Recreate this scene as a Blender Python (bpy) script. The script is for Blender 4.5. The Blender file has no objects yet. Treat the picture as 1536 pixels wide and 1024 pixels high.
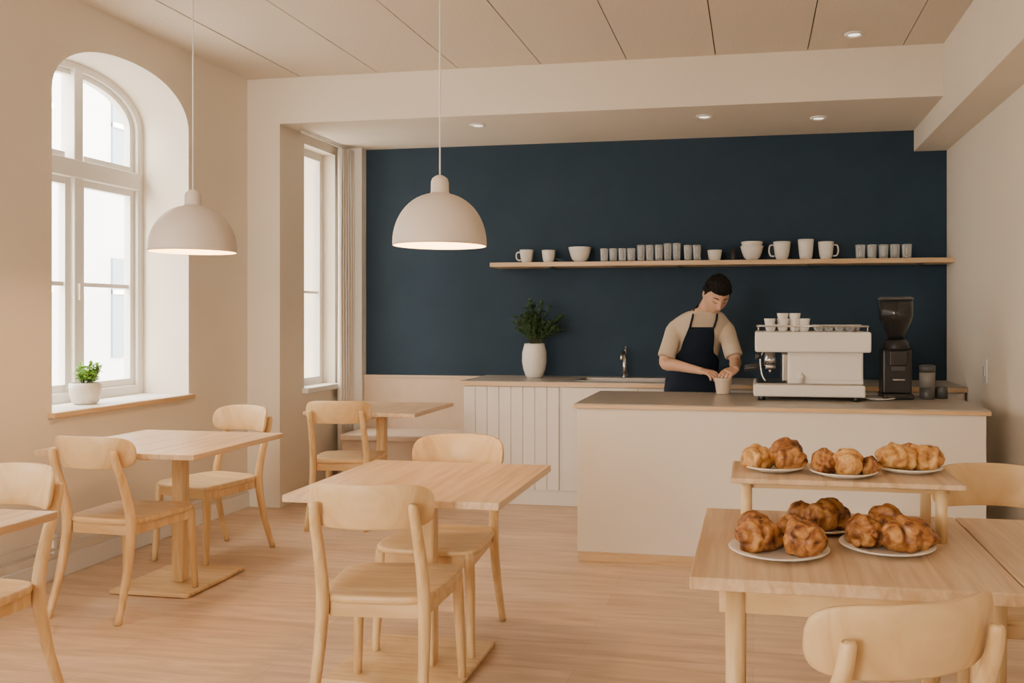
import bpy, bmesh, math, random
from mathutils import Vector, Matrix, noise
random.seed(7)
PI=math.pi
scene=bpy.context.scene

# ------------------------------------------------------------------ materials
def mk(name):
    m=bpy.data.materials.new(name); m.use_nodes=True
    nt=m.node_tree; b=nt.nodes['Principled BSDF']
    return m,nt,b
def plain(name,col,rough=.5,metal=0,bump=0,bscale=200,var=0,vscale=3,spec=.5):
    m,nt,b=mk(name)
    b.inputs['Roughness'].default_value=rough
    b.inputs['Metallic'].default_value=metal
    b.inputs['Specular IOR Level'].default_value=spec
    tc=nt.nodes.new('ShaderNodeTexCoord')
    n=nt.nodes.new('ShaderNodeTexNoise'); n.inputs['Scale'].default_value=vscale; n.inputs['Detail'].default_value=4
    nt.links.new(tc.outputs['Object'],n.inputs['Vector'])
    r=nt.nodes.new('ShaderNodeValToRGB')
    c0=[max(0,c*(1-var)) for c in col]; c1=[min(1,c*(1+var)) for c in col]
    r.color_ramp.elements[0].position=.3; r.color_ramp.elements[1].position=.7
    r.color_ramp.elements[0].color=(*c0,1); r.color_ramp.elements[1].color=(*c1,1)
    nt.links.new(n.outputs['Fac'],r.inputs['Fac']); nt.links.new(r.outputs['Color'],b.inputs['Base Color'])
    if bump>0:
        n2=nt.nodes.new('ShaderNodeTexNoise'); n2.inputs['Scale'].default_value=bscale; n2.inputs['Detail'].default_value=3
        nt.links.new(tc.outputs['Object'],n2.inputs['Vector'])
        bp=nt.nodes.new('ShaderNodeBump'); bp.inputs['Strength'].default_value=bump; bp.inputs['Distance'].default_value=.002
        nt.links.new(n2.outputs['Fac'],bp.inputs['Height']); nt.links.new(bp.outputs['Normal'],b.inputs['Normal'])
    return m
def wood(name,c0,c1,sc=(3,40,40),rough=.38):
    m,nt,b=mk(name)
    tc=nt.nodes.new('ShaderNodeTexCoord'); mp=nt.nodes.new('ShaderNodeMapping'); mp.inputs['Scale'].default_value=sc
    n=nt.nodes.new('ShaderNodeTexNoise'); n.inputs['Scale'].default_value=1.0; n.inputs['Detail'].default_value=6; n.inputs['Distortion'].default_value=.8
    nt.links.new(tc.outputs['Object'],mp.inputs['Vector']); nt.links.new(mp.outputs['Vector'],n.inputs['Vector'])
    r=nt.nodes.new('ShaderNodeValToRGB')
    r.color_ramp.elements[0].position=.34; r.color_ramp.elements[1].position=.66
    r.color_ramp.elements[0].color=(*c0,1); r.color_ramp.elements[1].color=(*c1,1)
    nt.links.new(n.outputs['Fac'],r.inputs['Fac']); nt.links.new(r.outputs['Color'],b.inputs['Base Color'])
    b.inputs['Roughness'].default_value=rough
    bp=nt.nodes.new('ShaderNodeBump'); bp.inputs['Strength'].default_value=.08; bp.inputs['Distance'].default_value=.001
    nt.links.new(n.outputs['Fac'],bp.inputs['Height']); nt.links.new(bp.outputs['Normal'],b.inputs['Normal'])
    return m
def emis(name,col,st):
    m,nt,b=mk(name)
    b.inputs['Base Color'].default_value=(*col,1)
    b.inputs['Emission Color'].default_value=(*col,1); b.inputs['Emission Strength'].default_value=st
    return m
def glassy(name,col,fac,rough=.05,edge=0):
    m=bpy.data.materials.new(name); m.use_nodes=True; nt=m.node_tree; nt.nodes.clear()
    o=nt.nodes.new('ShaderNodeOutputMaterial'); mx=nt.nodes.new('ShaderNodeMixShader'); mx.inputs[0].default_value=fac
    t=nt.nodes.new('ShaderNodeBsdfTransparent'); p=nt.nodes.new('ShaderNodeBsdfPrincipled')
    p.inputs['Base Color'].default_value=(*col,1); p.inputs['Roughness'].default_value=rough
    if edge:
        f=nt.nodes.new('ShaderNodeFresnel'); f.inputs['IOR'].default_value=1.5
        mr=nt.nodes.new('ShaderNodeMapRange'); mr.inputs['To Min'].default_value=fac; mr.inputs['To Max'].default_value=edge; mr.inputs['From Max'].default_value=.6
        nt.links.new(f.outputs[0],mr.inputs['Value']); nt.links.new(mr.outputs['Result'],mx.inputs[0])
    nt.links.new(t.outputs[0],mx.inputs[1]); nt.links.new(p.outputs[0],mx.inputs[2]); nt.links.new(mx.outputs[0],o.inputs[0])
    return m

M_wall=plain('plaster_cream',(.86,.78,.665),.85,bump=.15,bscale=60,var=.02,vscale=1.5,spec=.2)
M_white=plain('painted_white',(.87,.84,.79),.5,var=.01)
M_ceil=plain('ceiling_panel_paint',(.76,.67,.56),.9,var=.05,vscale=60,bump=.3,bscale=300,spec=.1)
M_dark=plain('groove_dark',(.14,.09,.05),.9)
M_navy=plain('navy_wall_paint',(.021,.044,.074),.7,bump=.25,bscale=80,var=.05,vscale=4,spec=.3)
M_wood=wood('birch_wood',(.64,.415,.185),(.81,.585,.315),(3,30,6))
M_woodv=wood('birch_wood_legs',(.64,.415,.18),(.81,.585,.31),(30,30,3))
M_top=wood('table_top_wood',(.57,.375,.205),(.76,.56,.36),(34,1.8,25))
M_edge=wood('birch_edge',(.62,.41,.21),(.74,.53,.32),(3,3,40))
M_counter=plain('counter_laminate_grey',(.40,.36,.305),.33,var=.05,vscale=20)
M_isl=plain('island_paint',(.82,.76,.67),.6,var=.012,vscale=2)
M_cab=plain('cabinet_paint',(.85,.80,.73),.5,var=.01)
M_bench=plain('bench_beige',(.68,.53,.40),.7,var=.04,vscale=8)
M_cer=plain('ceramic_white',(.82,.78,.72),.25,var=.01)
M_plate=plain('plate_ceramic',(.80,.73,.65),.3,var=.01)
M_shade=plain('lamp_enamel',(.75,.67,.585),.45,var=.01)
M_shadein=plain('lamp_inside',(.86,.74,.56),.5,var=.01)
M_steel=plain('steel',(.55,.55,.55),.25,1)
M_sink=plain('steel_brushed',(.30,.28,.26),.45,1)
M_black=plain('black_plastic',(.015,.015,.017),.35)
M_dgrey=plain('dark_grey',(.07,.07,.07),.4)
M_soil=plain('soil',(.05,.035,.02),.9)
M_leaf=plain('leaf_dark_green',(.065,.14,.055),.5,var=.5,vscale=30)
M_leaf2=plain('leaf_bright_green',(.26,.50,.08),.5,var=.3,vscale=30)
M_stem=plain('stem',(.08,.09,.03),.6)
M_curt=plain('linen_curtain',(.86,.80,.72),.9,bump=.3,bscale=400)
M_glass=glassy('drinking_glass',(.85,.87,.88),.24,.04,edge=.8)
M_pane=glassy('window_pane',(.9,.95,1),.04,.02)
M_hop=glassy('hopper_smoked',(.02,.02,.02),.82,.1)
M_skin=plain('skin',(.60,.355,.235),.5,var=.06,vscale=12)
M_hair=plain('hair_dark',(.008,.006,.005),.75,bump=1.0,bscale=150,spec=.2)
M_shirt=plain('tshirt_beige',(.58,.48,.36),.9,bump=.4,bscale=300,var=.05,vscale=10)
M_apron=plain('apron_navy',(.010,.018,.034),.8,bump=.3,bscale=300,spec=.2)
M_trous=plain('trousers_dark',(.03,.03,.04),.9)
M_bulb=emis('bulb_glow',(1,.66,.34),24)
M_down=emis('downlight_glow',(1,.9,.75),2.0)

def floor_mat():
    m,nt,b=mk('oak_floor')
    tc=nt.nodes.new('ShaderNodeTexCoord')
    br=nt.nodes.new('ShaderNodeTexBrick'); br.inputs['Scale'].default_value=1
    br.inputs['Brick Width'].default_value=1.9; br.inputs['Row Height'].default_value=.16
    br.inputs['Mortar Size'].default_value=.0012; br.offset=.37
    br.inputs['Color1'].default_value=(.65,.465,.315,1); br.inputs['Color2'].default_value=(.75,.555,.39,1)
    br.inputs['Mortar'].default_value=(.52,.36,.24,1)
    nt.links.new(tc.outputs['Object'],br.inputs['Vector'])
    mp=nt.nodes.new('ShaderNodeMapping'); mp.inputs['Scale'].default_value=(1.6,14,1)
    n=nt.nodes.new('ShaderNodeTexNoise'); n.inputs['Scale'].default_value=1.5; n.inputs['Detail'].default_value=6; n.inputs['Distortion'].default_value=.8
    nt.links.new(tc.outputs['Object'],mp.inputs['Vector']); nt.links.new(mp.outputs['Vector'],n.inputs['Vector'])
    r=nt.nodes.new('ShaderNodeValToRGB'); r.color_ramp.elements[0].position=.3; r.color_ramp.elements[1].position=.72
    r.color_ramp.elements[0].color=(.78,.74,.70,1); r.color_ramp.elements[1].color=(1.1,1.1,1.1,1)
    nt.links.new(n.outputs['Fac'],r.inputs['Fac'])
    mx=nt.nodes.new('ShaderNodeMix'); mx.data_type='RGBA'; mx.blend_type='MULTIPLY'; mx.inputs[0].default_value=1
    nt.links.new(br.outputs['Color'],mx.inputs[6]); nt.links.new(r.outputs['Color'],mx.inputs[7])
    nt.links.new(mx.outputs[2],b.inputs['Base Color'])
    b.inputs['Roughness'].default_value=.42
    return m
M_floor=floor_mat()
def pastry_mat(nm_,c0,c1,c2):
    m,nt,b=mk(nm_)
    tc=nt.nodes.new('ShaderNodeTexCoord')
    n=nt.nodes.new('ShaderNodeTexNoise'); n.inputs['Scale'].default_value=26; n.inputs['Detail'].default_value=7; n.inputs['Distortion'].default_value=1.0
    nt.links.new(tc.outputs['Object'],n.inputs['Vector'])
    r=nt.nodes.new('ShaderNodeValToRGB'); e=r.color_ramp.elements
    e[0].position=.34; e[0].color=(*c0,1); e[1].position=.74; e[1].color=(*c2,1)
    x=e.new(.5); x.color=(*c1,1)
    nt.links.new(n.outputs['Fac'],r.inputs['Fac']); nt.links.new(r.outputs['Color'],b.inputs['Base Color'])
    b.inputs['Roughness'].default_value=.5
    bp=nt.nodes.new('ShaderNodeBump'); bp.inputs['Strength'].default_value=.6; bp.inputs['Distance'].default_value=.004
    nt.links.new(n.outputs['Fac'],bp.inputs['Height']); nt.links.new(bp.outputs['Normal'],b.inputs['Normal'])
    return m
M_past=pastry_mat('pastry_crust',(.075,.018,.004),(.34,.125,.026),(.68,.36,.11))
M_past2=pastry_mat('pastry_crust_light',(.30,.11,.02),(.60,.29,.075),(.82,.53,.22))

# ------------------------------------------------------------------ mesh builder
class MB:
    def __init__(s): s.v=[]; s.f=[]; s.m=[]; s.s=[]
    def add(s,vs,fs,mat=0,smooth=False):
        o=len(s.v); s.v+= [tuple(v) for v in vs]
        for f in fs: s.f.append([i+o for i in f]); s.m.append(mat); s.s.append(smooth)
        return s
    def box(s,lo,hi,mat=0):
        x0,y0,z0=lo; x1,y1,z1=hi
        return s.add([(x0,y0,z0),(x1,y0,z0),(x1,y1,z0),(x0,y1,z0),(x0,y0,z1),(x1,y0,z1),(x1,y1,z1),(x0,y1,z1)],
          [(0,3,2,1),(4,5,6,7),(0,1,5,4),(1,2,6,5),(2,3,7,6),(3,0,4,7)],mat)
    def loft(s,rings,mat=0,cap=True,smooth=True,closed=True):
        n=len(rings[0]); vs=[p for r in rings for p in r]; fs=[]
        for i in range(len(rings)-1):
            for j in range(n if closed else n-1):
                k=(j+1)%n; fs.append((i*n+j,i*n+k,(i+1)*n+k,(i+1)*n+j))
        if cap and closed:
            fs.append(tuple(range(n-1,-1,-1))); fs.append(tuple((len(rings)-1)*n+j for j in range(n)))
        return s.add(vs,fs,mat,smooth)
    def tube(s,pts,rad,seg=12,mat=0,cap=True,flat=1.0):
        pts=[Vector(p) for p in pts]
        if not hasattr(rad,'__len__'): rad=[rad]*len(pts)
        rings=[]; up=None
        for i,p in enumerate(pts):
            t=(pts[min(i+1,len(pts)-1)]-pts[max(i-1,0)]).normalized()
            if up is None:
                up=Vector((0,0,1)) if abs(t.z)<.9 else Vector((0,1,0))
            a=(up-t*up.dot(t)).normalized(); b=t.cross(a); up=a
            rings.append([p+ (a*math.cos(2*PI*j/seg)*flat+b*math.sin(2*PI*j/seg))*rad[i] for j in range(seg)])
        return s.loft(rings,mat,cap)
    def lathe(s,prof,c=(0,0,0),seg=32,mat=0):
        rings=[[ (c[0]+max(r,1e-4)*math.cos(2*PI*j/seg),c[1]+max(r,1e-4)*math.sin(2*PI*j/seg),c[2]+z) for j in range(seg)] for r,z in prof]
        return s.loft(rings,mat,cap=True)
    def obj(s,name,mats,parent=None,bevel=0,subs=0,loc=None):
        me=bpy.data.meshes.new(name); me.from_pydata(s.v,[],s.f)
        if not isinstance(mats,(list,tuple)): mats=[mats]
        for m in mats: me.materials.append(m)
        me.polygons.foreach_set('material_index',s.m); me.polygons.foreach_set('use_smooth',s.s)
        bm=bmesh.new(); bm.from_mesh(me); bmesh.ops.recalc_face_normals(bm,faces=bm.faces); bm.to_mesh(me); bm.free()
        o=bpy.data.objects.new(name,me); scene.collection.objects.link(o)
        if parent: o.parent=parent
        if loc: o.location=loc
        if bevel>0:
            md=o.modifiers.new('bevel','BEVEL'); md.width=bevel; md.segments=3; md.limit_method='ANGLE'; md.angle_limit=math.radians(40)
        return o
def empty(name,loc=(0,0,0),rot=0):
    e=bpy.data.objects.new(name,None); scene.collection.objects.link(e); e.location=loc; e.rotation_euler=(0,0,rot); e.empty_display_size=.1
    return e
def catmull(P,n=6):
    P=[Vector(p) for p in P]; Q=[P[0]*2-P[1]]+P+[P[-1]*2-P[-2]]; out=[]
    for i in range(1,len(Q)-2):
        for k in range(n):
            t=k/n; a,b,c,d=Q[i-1],Q[i],Q[i+1],Q[i+2]
            out.append(.5*((2*b)+(c-a)*t+(2*a-5*b+4*c-d)*t*t+(3*b-a-3*c+d)*t**3))
    out.append(P[-1]); return out
def lerp_list(vals,n):
    out=[]
    for i in range(len(vals)-1):
        for k in range(n): out.append(vals[i]+(vals[i+1]-vals[i])*k/n)
    out.append(vals[-1]); return out
def BOX(name,lo,hi,mat,bevel=0,parent=None): return MB().box(lo,hi).obj(name,mat,parent,bevel)

# ------------------------------------------------------------------ room shell
XL=-3.68; XR=1.437; YB=6.9; YF=-2.6; HC=3.15; HS=2.815; YBM=5.85; XA=-3.42
BOX('floor',(-4.3,YF-.3,-.1),(XR+.3,YB+.3,0),M_floor)
b=MB(); b.box((-4.3,YF-.3,HC+.012),(XR+.3,YB+.3,HC+.2),1)
xs=[-3.25+.6*i for i in range(9)]; edges=[XL-.05]+xs[:-1]+[XR+.05]
for i in range(len(edges)-1):
    if edges[i+1]-edges[i]>.02:
        g=.011 if i==0 else .004
        b.box((edges[i]+.004,YF-.05,HC),(edges[i+1]-g*.8,YBM+.02,HC+.014),0)
b.obj('ceiling',[M_ceil,M_dark])
BOX('ceiling_soffit',(-3.9,YBM,HS),(XR+.02,YB+.02,HC+.01),M_wall)
BOX('ceiling_beam',(1.2,YF,2.655),(XR+.01,YB,HC+.01),M_wall)
BOX('wall_right',(XR,YF-.2,0),(XR+.2,YB+.2,HC),M_wall)
b=MB(); b.box((-4.2,YB,0),(XR+.2,YB+.2,HC),0); b.obj('wall_back',[M_wall])
BOX('wall_back_navy_panel',(-3.235,YB-.006,.9),(XR-.001,YB+.01,HS+.01),M_navy)
def arched_wall(name,x0,x1,y0,y1,H,ops,mat):
    b=MB(); ys=set([y0,y1])
    for o in ops:
        n=28 if o['rise']>0 else 1
        for k in range(n+1):
            c=(o['a']+o['b'])/2; h=(o['b']-o['a'])/2
            ys.add(round(c-h*math.cos(PI*k/n),6))
    ys=sorted(ys)
    def top(o,y):
        c=(o['a']+o['b'])/2; h=(o['b']-o['a'])/2; t=min(1,abs(y-c)/h)
        return o['spring']+o['rise']*(1-t**2.2)**(1/2.1)
    for x in (x0,x1):
        for i in range(len(ys)-1):
            a,c=ys[i],ys[i+1]; mid=(a+c)/2; op=[o for o in ops if o['a']<mid<o['b']]
            if not op: b.add([(x,a,0),(x,c,0),(x,c,H),(x,a,H)],[(0,1,2,3)])
            else:
                o=op[0]
                b.add([(x,a,0),(x,c,0),(x,c,o['sill']),(x,a,o['sill'])],[(0,1,2,3)])
                b.add([(x,a,top(o,a)),(x,c,top(o,c)),(x,c,H),(x,a,H)],[(0,1,2,3)])
    for i in range(len(ys)-1):
        a,c=ys[i],ys[i+1]; mid=(a+c)/2
        for o in ops:
            if o['a']<mid<o['b']:
                b.add([(x0,a,top(o,a)),(x0,c,top(o,c)),(x1,c,top(o,c)),(x1,a,top(o,a))],[(0,1,2,3)],0,False)
                b.add([(x0,a,o['sill']),(x0,c,o['sill']),(x1,c,o['sill']),(x1,a,o['sill'])],[(0,1,2,3)])
    for o in ops:
        for y in (o['a'],o['b']):
            b.add([(x0,y,o['sill']),(x1,y,o['sill']),(x1,y,o['spring']),(x0,y,o['spring'])],[(0,1,2,3)])
    for y in (y0,y1): b.add([(x0,y,0),(x1,y,0),(x1,y,H),(x0,y,H)],[(0,1,2,3)])
    b.obj(name,mat); return top
W1=dict(a=4.037,b=5.172,sill=.865,spring=2.62,rise=.31)
ops=[W1,dict(W1,a=1.45,b=2.585),dict(W1,a=-1.1,b=.035)]
arched_wall('wall_left',-4.14,XL,YF-.2,YBM+.002,HC,ops,M_wall)
W2=dict(a=6.2,b=6.7,sill=.84,spring=2.74,rise=0)
arched_wall('wall_left_alcove',-3.70,XA,YBM,YB+.01,HS+.001,[W2],M_wall)
BOX('trim_1',(XA-.01,YB-.09,0),(-3.235,YB+.02,HS+.001),M_white)
b=MB()
b.box((-4.2,YF-.2,0),(XR+.2,YF,.5)); b.box((-4.2,YF-.2,2.75),(XR+.2,YF,HC))
for x0,x1 in ((-4.2,-3.3),(-1.9,XR+.2)): b.box((x0,YF-.2,.5),(x1,YF,2.75))
b.obj('wall_front',M_wall)
def arch_pts(o,inset,xx,n=30):
    c=(o['a']+o['b'])/2; h=(o['b']-o['a'])/2-inset; pts=[]
    for k in range(n+1):
        y=c-h*math.cos(PI*k/n); t=min(1,abs(y-c)/h)
        pts.append((y,o['spring']+(o['rise']-inset*.8)*(1-t**2.2)**(1/2.1)))
    return pts
def window(name,o,xw):
    e=empty(name); c=(o['a']+o['b'])/2; a0,b0,s0=o['a']-.001,o['b']+.001,o['sill']+.025
    def arch_strip(nm,i0,i1,xa,xb,zb):
        outer=[(a0+i0,zb)]+arch_pts(o,i0-.001,0)+[(b0-i0,zb)]
        inner=[(a0+i1,zb)]+arch_pts(o,i1,0)+[(b0-i1,zb)]
        vs=[];fs=[];n=len(outer)
        for x in (xa,xb):
            vs+=[(x,y,z) for y,z in outer]+[(x,y,z) for y,z in inner]
        for i in range(n-1):
            fs+=[(i,i+1,n+i+1,n+i),(2*n+i,3*n+i,3*n+i+1,2*n+i+1),(i,2*n+i,2*n+i+1,i+1),(n+i,n+i+1,3*n+i+1,3*n+i)]
        fs+=[(0,n,3*n,2*n),(n-1,2*n-1,4*n-1,3*n-1)]
        MB().add(vs,fs).obj(nm,M_white,e)
    arch_strip('frame',0,.055,xw-.04,xw+.05,s0-.03)
    arch_strip('sash_upper',.054,.095,xw-.02,xw+.025,2.33)
    BOX('transom',(xw-.043,a0+.05,2.235),(xw+.066,b0-.05,2.345),M_white,.006,e)
    BOX('mullion',(xw-.041,c-.035,s0+.002),(xw+.056,c+.035,2.90),M_white,.006,e)
    BOX('bottom_rail',(xw-.042,a0+.05,s0-.002),(xw+.052,b0-.05,s0+.06),M_white,.006,e)
    k=1
    for y0,y1 in ((a0+.053,c-.033),(c+.033,b0-.053)):
        b=MB(); z0,z1=s0+.055,2.238
        b.box((xw-.02,y0,z0),(xw+.026,y0+.042,z1)); b.box((xw-.02,y1-.042,z0),(xw+.026,y1,z1))
        b.box((xw-.019,y0+.04,z0+.001),(xw+.025,y1-.04,z0+.05)); b.box((xw-.019,y0+.04,z1-.045),(xw+.025,y1-.04,z1-.001))
        b.box((xw-.012,y0+.04,1.585),(xw+.015,y1-.04,1.61))
        b.box((xw-.018,y0+.04,2.343),(xw+.024,y1-.04,2.385)) 
        b.obj('sash_%d'%k,M_white,e); 
        BOX('pane_%d'%k,(xw-.002,y0+.02,z0+.02),(xw+.001,y1-.02,z1-.02),M_pane,0,e); k+=1
    BOX('handle',(xw+.05,c-.01,1.5),(xw+.072,c+.01,1.6),M_white,.004,e)
    BOX('sill_board',(xw+.03,a0+.003,o['sill']-.003),(XL+.035,b0-.003,o['sill']+.025),M_white,.006,e)
    BOX('sill_edge',(XL+.001,a0-.03,o['sill']-.004),(XL+.045,b0+.01,o['sill']+.026),M_edge,.005,e)
for i,o in enumerate(ops): window('window_%d'%(i+1),o,-4.066)
e=empty('window_4'); xw=-3.56; b=MB()
a0,b0,s0,t0=6.199,6.701,.84,2.741
b.box((xw-.03,a0,s0),(xw+.03,a0+.05,t0)); b.box((xw-.03,b0-.05,s0),(xw+.03,b0,t0))
b.box((xw-.029,a0+.04,s0),(xw+.029,b0-.04,s0+.07)); b.box((xw-.029,a0+.04,t0-.06),(xw+.029,b0-.04,t0)); b.box((xw-.012,a0+.04,1.59),(xw+.012,b0-.04,1.61))
b.obj('frame',M_white,e)
BOX('pane',(xw-.002,a0+.02,s0+.02),(xw+.001,b0-.02,t0-.02),M_pane,0,e)
BOX('sill_board',(xw+.03,a0-.03,s0-.03),(XA+.05,b0+.03,s0+.01),M_white,.005,e)
for k,(x0,x1) in enumerate(((-3.3,-1.9),)):  # unseen window added behind the camera, sized for the light it lets in
    e=empty('window_%d'%(5+k)); b=MB(); y=YF-.1
    for xa in (x0,(x0+x1)/2-.03,x1-.06): b.box((xa,y-.03,.5),(xa+.06,y+.03,2.75))
    b.box((x0,y-.029,.5),(x1,y+.029,.57)); b.box((x0,y-.029,2.69),(x1,y+.029,2.75)); b.box((x0,y-.02,2.1),(x1,y+.02,2.15))
    b.obj('frame',M_white,e); BOX('pane',(x0+.02,y-.002,.52),(x1-.02,y+.002,2.73),M_pane,0,e)
BOX('baseboard_left',(XL-.001,YF,0),(XL+.018,YBM-.002,.11),M_white,.004)
BOX('baseboard_right',(XR-.015,YF,0),(XR+.001,YB-.7,.09),M_white,.004)
BOX('baseboard_front',(XL+.02,YF-.001,0),(XR-.02,YF+.015,.09),M_white,.004)
b=MB()
for z in (.17,.23): b.tube([(XL+.035,YF+.1,z),(XL+.035,YBM-.02,z)],.011,10)
for y in (-1,0,1,2,3,4,5): b.box((XL+.001,y,.15),(XL+.045,y+.02,.25))
b.obj('heating_pipes',M_white)
for i,(x,y,z) in enumerate(((-2.0,6.13,HS),(-.342,6.146,HS),(.456,6.33,HS),(.613,5.55,HC))):
    e=empty('ceiling_downlight' if i==0 else 'ceiling_downlight.%03d'%i,(x,y,z))
    b=MB(); b.lathe([(.058,0),(.058,-.008),(.050,-.012),(.042,-.012),(.040,-.004),(.0,-.004)],seg=28); b.obj('trim_ring',M_white,e)
    b=MB(); b.lathe([(.0,-.0045),(.039,-.0045),(.039,-.006),(0,-.006)],seg=24); b.obj('diffuser',M_down,e)
e=empty('light_switch',(XR,5.79,1.06)); BOX('plate',(-.008,-.05,-.075),(0,.05,.075),M_white,.003,e); BOX('rocker',(-.013,-.02,-.03),(-.006,.02,.03),M_cer,.002,e)
e=empty('building_across_street'); BOX('facade',(-15,-12,-1),(-14,26,12),plain('facade_plaster',(.46,.48,.50),.9,var=.08,vscale=.6),0,e)
b=MB()
for yy in range(-10,25,3):
    for zz in (0.5,4.2,7.9):
        b.box((-14.02,yy,zz),(-13.96,yy+1.3,zz+2.2),0); b.box((-13.99,yy+.6,zz),(-13.9,yy+.7,zz+2.2),1); b.box((-13.99,yy,zz+1.4),(-13.9,yy+1.3,zz+1.5),1)
b.obj('facade_windows',[plain('facade_glass',(.14,.18,.22),.2),M_white],e)
BOX('ground_street',(-30,-30,-1.1),(-4.15,40,-1.0),plain('asphalt',(.4,.4,.39),.9))

# ------------------------------------------------------------------ counters
e=empty('counter_island')
BOX('plinth',(-.985,4.872,0),(1.205,5.68,.055),M_edge,.002,e)
BOX('body',(-.995,4.875,.055),(1.215,5.69,.878),M_isl,.004,e)
BOX('top_edge',(-1.012,4.852,.878),(1.235,5.722,.9),M_edge,.003,e)
BOX('top_surface',(-1.008,4.856,.9),(1.231,5.718,.906),M_counter,.002,e)
e=empty('back_counter')
BOX('toe_kick',(-2.14,6.27,0),(XR-.01,6.88,.112),M_cab,.002,e)
b=MB(); b.box((-2.15,6.275,.1),(XR-.01,6.88,.885))
b.obj('carcass',M_cab,e,.003)
b=MB(); x=-2.15; ws=.092
while x+ws< -1.40: b.box((x+.0012,6.252,.115),(x+ws-.0012,6.28,.878)); x+=ws
for i in range(5):
    xa=-1.385+i*.56; xb=min(xa+.556,XR-.012)
    b.box((xa,6.252,.115),(xb,6.28,.878))
b.obj('door_panels',M_cab,e,.003)
sx0,sx1,sy0,sy1=-1.30,-.65,6.38,6.70
b=MB()
for lo,hi in (((-2.17,6.235),(sx0,6.892)),((sx1,6.235),(XR-.004,6.892)),((sx0,6.235),(sx1,sy0)),((sx0,sy1),(sx1,6.892))):
    b.box((lo[0],lo[1],.885),(hi[0],hi[1],.914),0); b.box((lo[0],lo[1],.914),(hi[0],hi[1],.92),1)
b.obj('worktop',[M_edge,M_counter],e)
b=MB(); t=.004
b.box((sx0+.001,sy0+.001,.72),(sx1-.001,sy1-.001,.725)); b.box((sx0+.001,sy0,.721),(sx0+t,sy1,.922)); b.box((sx1-t,sy0,.721),(sx1-.001,sy1,.922)); b.box((sx0+.002,sy0+.001,.722),(sx1-.002,sy0+t,.921)); b.box((sx0+.002,sy1-t,.722),(sx1-.002,sy1-.001,.921))
b.box((sx0-.012,sy0-.012,.9195),(sx0+t+.001,sy1+.012,.9235)); b.box((sx1-t-.001,sy0-.012,.9195),(sx1+.012,sy1+.012,.9235)); b.box((sx0,sy0-.012,.9195),(sx1,sy0+t+.001,.923)); b.box((sx0,sy1-t-.001,.9195),(sx1,sy1+.012,.923))
b.obj('sink_basin',M_sink,e)
b=MB(); fx,fy=-1.0,6.77
b.lathe([(.028,0),(.028,.012),(.02,.02),(.0,.02)],(fx,fy,.92),20)
b.tube([(fx,fy,.93),(fx,fy,1.09)],.019,16)
b.tube(catmull([(fx,fy,1.06),(fx,fy-.03,1.115),(fx,fy-.10,1.13),(fx,fy-.16,1.10),(fx,fy-.165,1.07)],5),.013,12)
b.tube([(fx,fy,1.09),(fx,fy,1.12),(fx+.01,fy+.01,1.15),(fx+.015,fy-.035,1.165)],[.019,.017,.010,.008],12)
b.obj('kitchen_faucet',M_steel)
e=empty('wall_bench')
BOX('back_panel',(-3.232,6.84,.42),(-2.18,6.893,.90),M_bench,.006,e)
BOX('seat',(-3.232,6.40,.42),(-2.18,6.845,.47),M_bench,.012,e)
BOX('base',(-3.230,6.44,0),(-2.182,6.88,.425),M_bench,.003,e)
BOX('cap_rail',(-3.234,6.832,.895),(-2.178,6.892,.912),M_bench,.003,e)

e=empty('wall_shelf'); BOX('board',(-2.06,6.62,1.795),(XR-.003,6.893,1.83),M_edge,.003,e)
b=MB()
for x in (-1.6,-.6,.4,1.2): b.box((x,6.66,1.785),(x+.03,6.893,1.796))
b.obj('brackets',M_dgrey,e)

def lathe_cup(b,c,r0,r1,h,th=.004,seg=24,mat=0,pw=.6):
    prof=[(0,0),(r0*.85,0),(r0,.004)]
    for k in range(1,7): 
        t=k/6; prof.append((r0+(r1-r0)*t**pw,.004+(h-.004)*t))
    for k in range(6,0,-1):
        t=k/6; prof.append((r0+(r1-r0)*t**pw-th,.004+(h-.004)*t if k==6 else max(.008,.004+(h-.004)*t)))
    prof.append((0,.009)); b.lathe(prof,c,seg,mat)
def handle(b,c,r,h,side):
    cx,cy,cz=c
    b.tube(catmull([(cx+side*r*.9,cy,cz+h*.82),(cx+side*(r+.022),cy,cz+h*.8),(cx+side*(r+.03),cy,cz+h*.5),(cx+side*(r+.018),cy,cz+h*.25),(cx+side*r*.85,cy,cz+h*.22)],4),.006,8)
cnt={}
def nm(base):
    n=cnt.get(base,0); cnt[base]=n+1
    return base if n==0 else '%s.%03d'%(base,n)
SH=1.8305; SY=6.74
def mug(x,y,z,r,h,side,r0=None,pw=.6):
    b=MB(); lathe_cup(b,(0,0,0),r0 or r*.7,r,h,pw=pw)
    if side: handle(b,(0,0,0),r,h,side)
    b.obj(nm('coffee_mug' if side else 'ceramic_cup'),M_cer,loc=(x,y,z))
mug(-1.79,SY,SH,.056,.105,-1,.036,.5)
mug(-1.61,SY,SH,.054,.10,0,.036,.5)
mug(-.293,SY,SH,.056,.083,0,.040,.5)
mug(.214,SY,SH,.066,.14,-1,.038,.45)
mug(.392,SY,SH,.060,.155,0,.043,.6)
mug(.54,SY,SH,.060,.135,1,.038,.5)
def bowl(x,z,r,h,stack=1):
    b=MB()
    for k in range(stack): lathe_cup(b,(0,0,k*h*.3),r*.42,r*(1-.06*k),h,pw=.45,seg=32)
    b.obj(nm('ceramic_bowl'),M_cer,loc=(x,SY,z))
bowl(-1.354,SH,.092,.12); bowl(-.01,SH,.088,.11,2)
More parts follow.
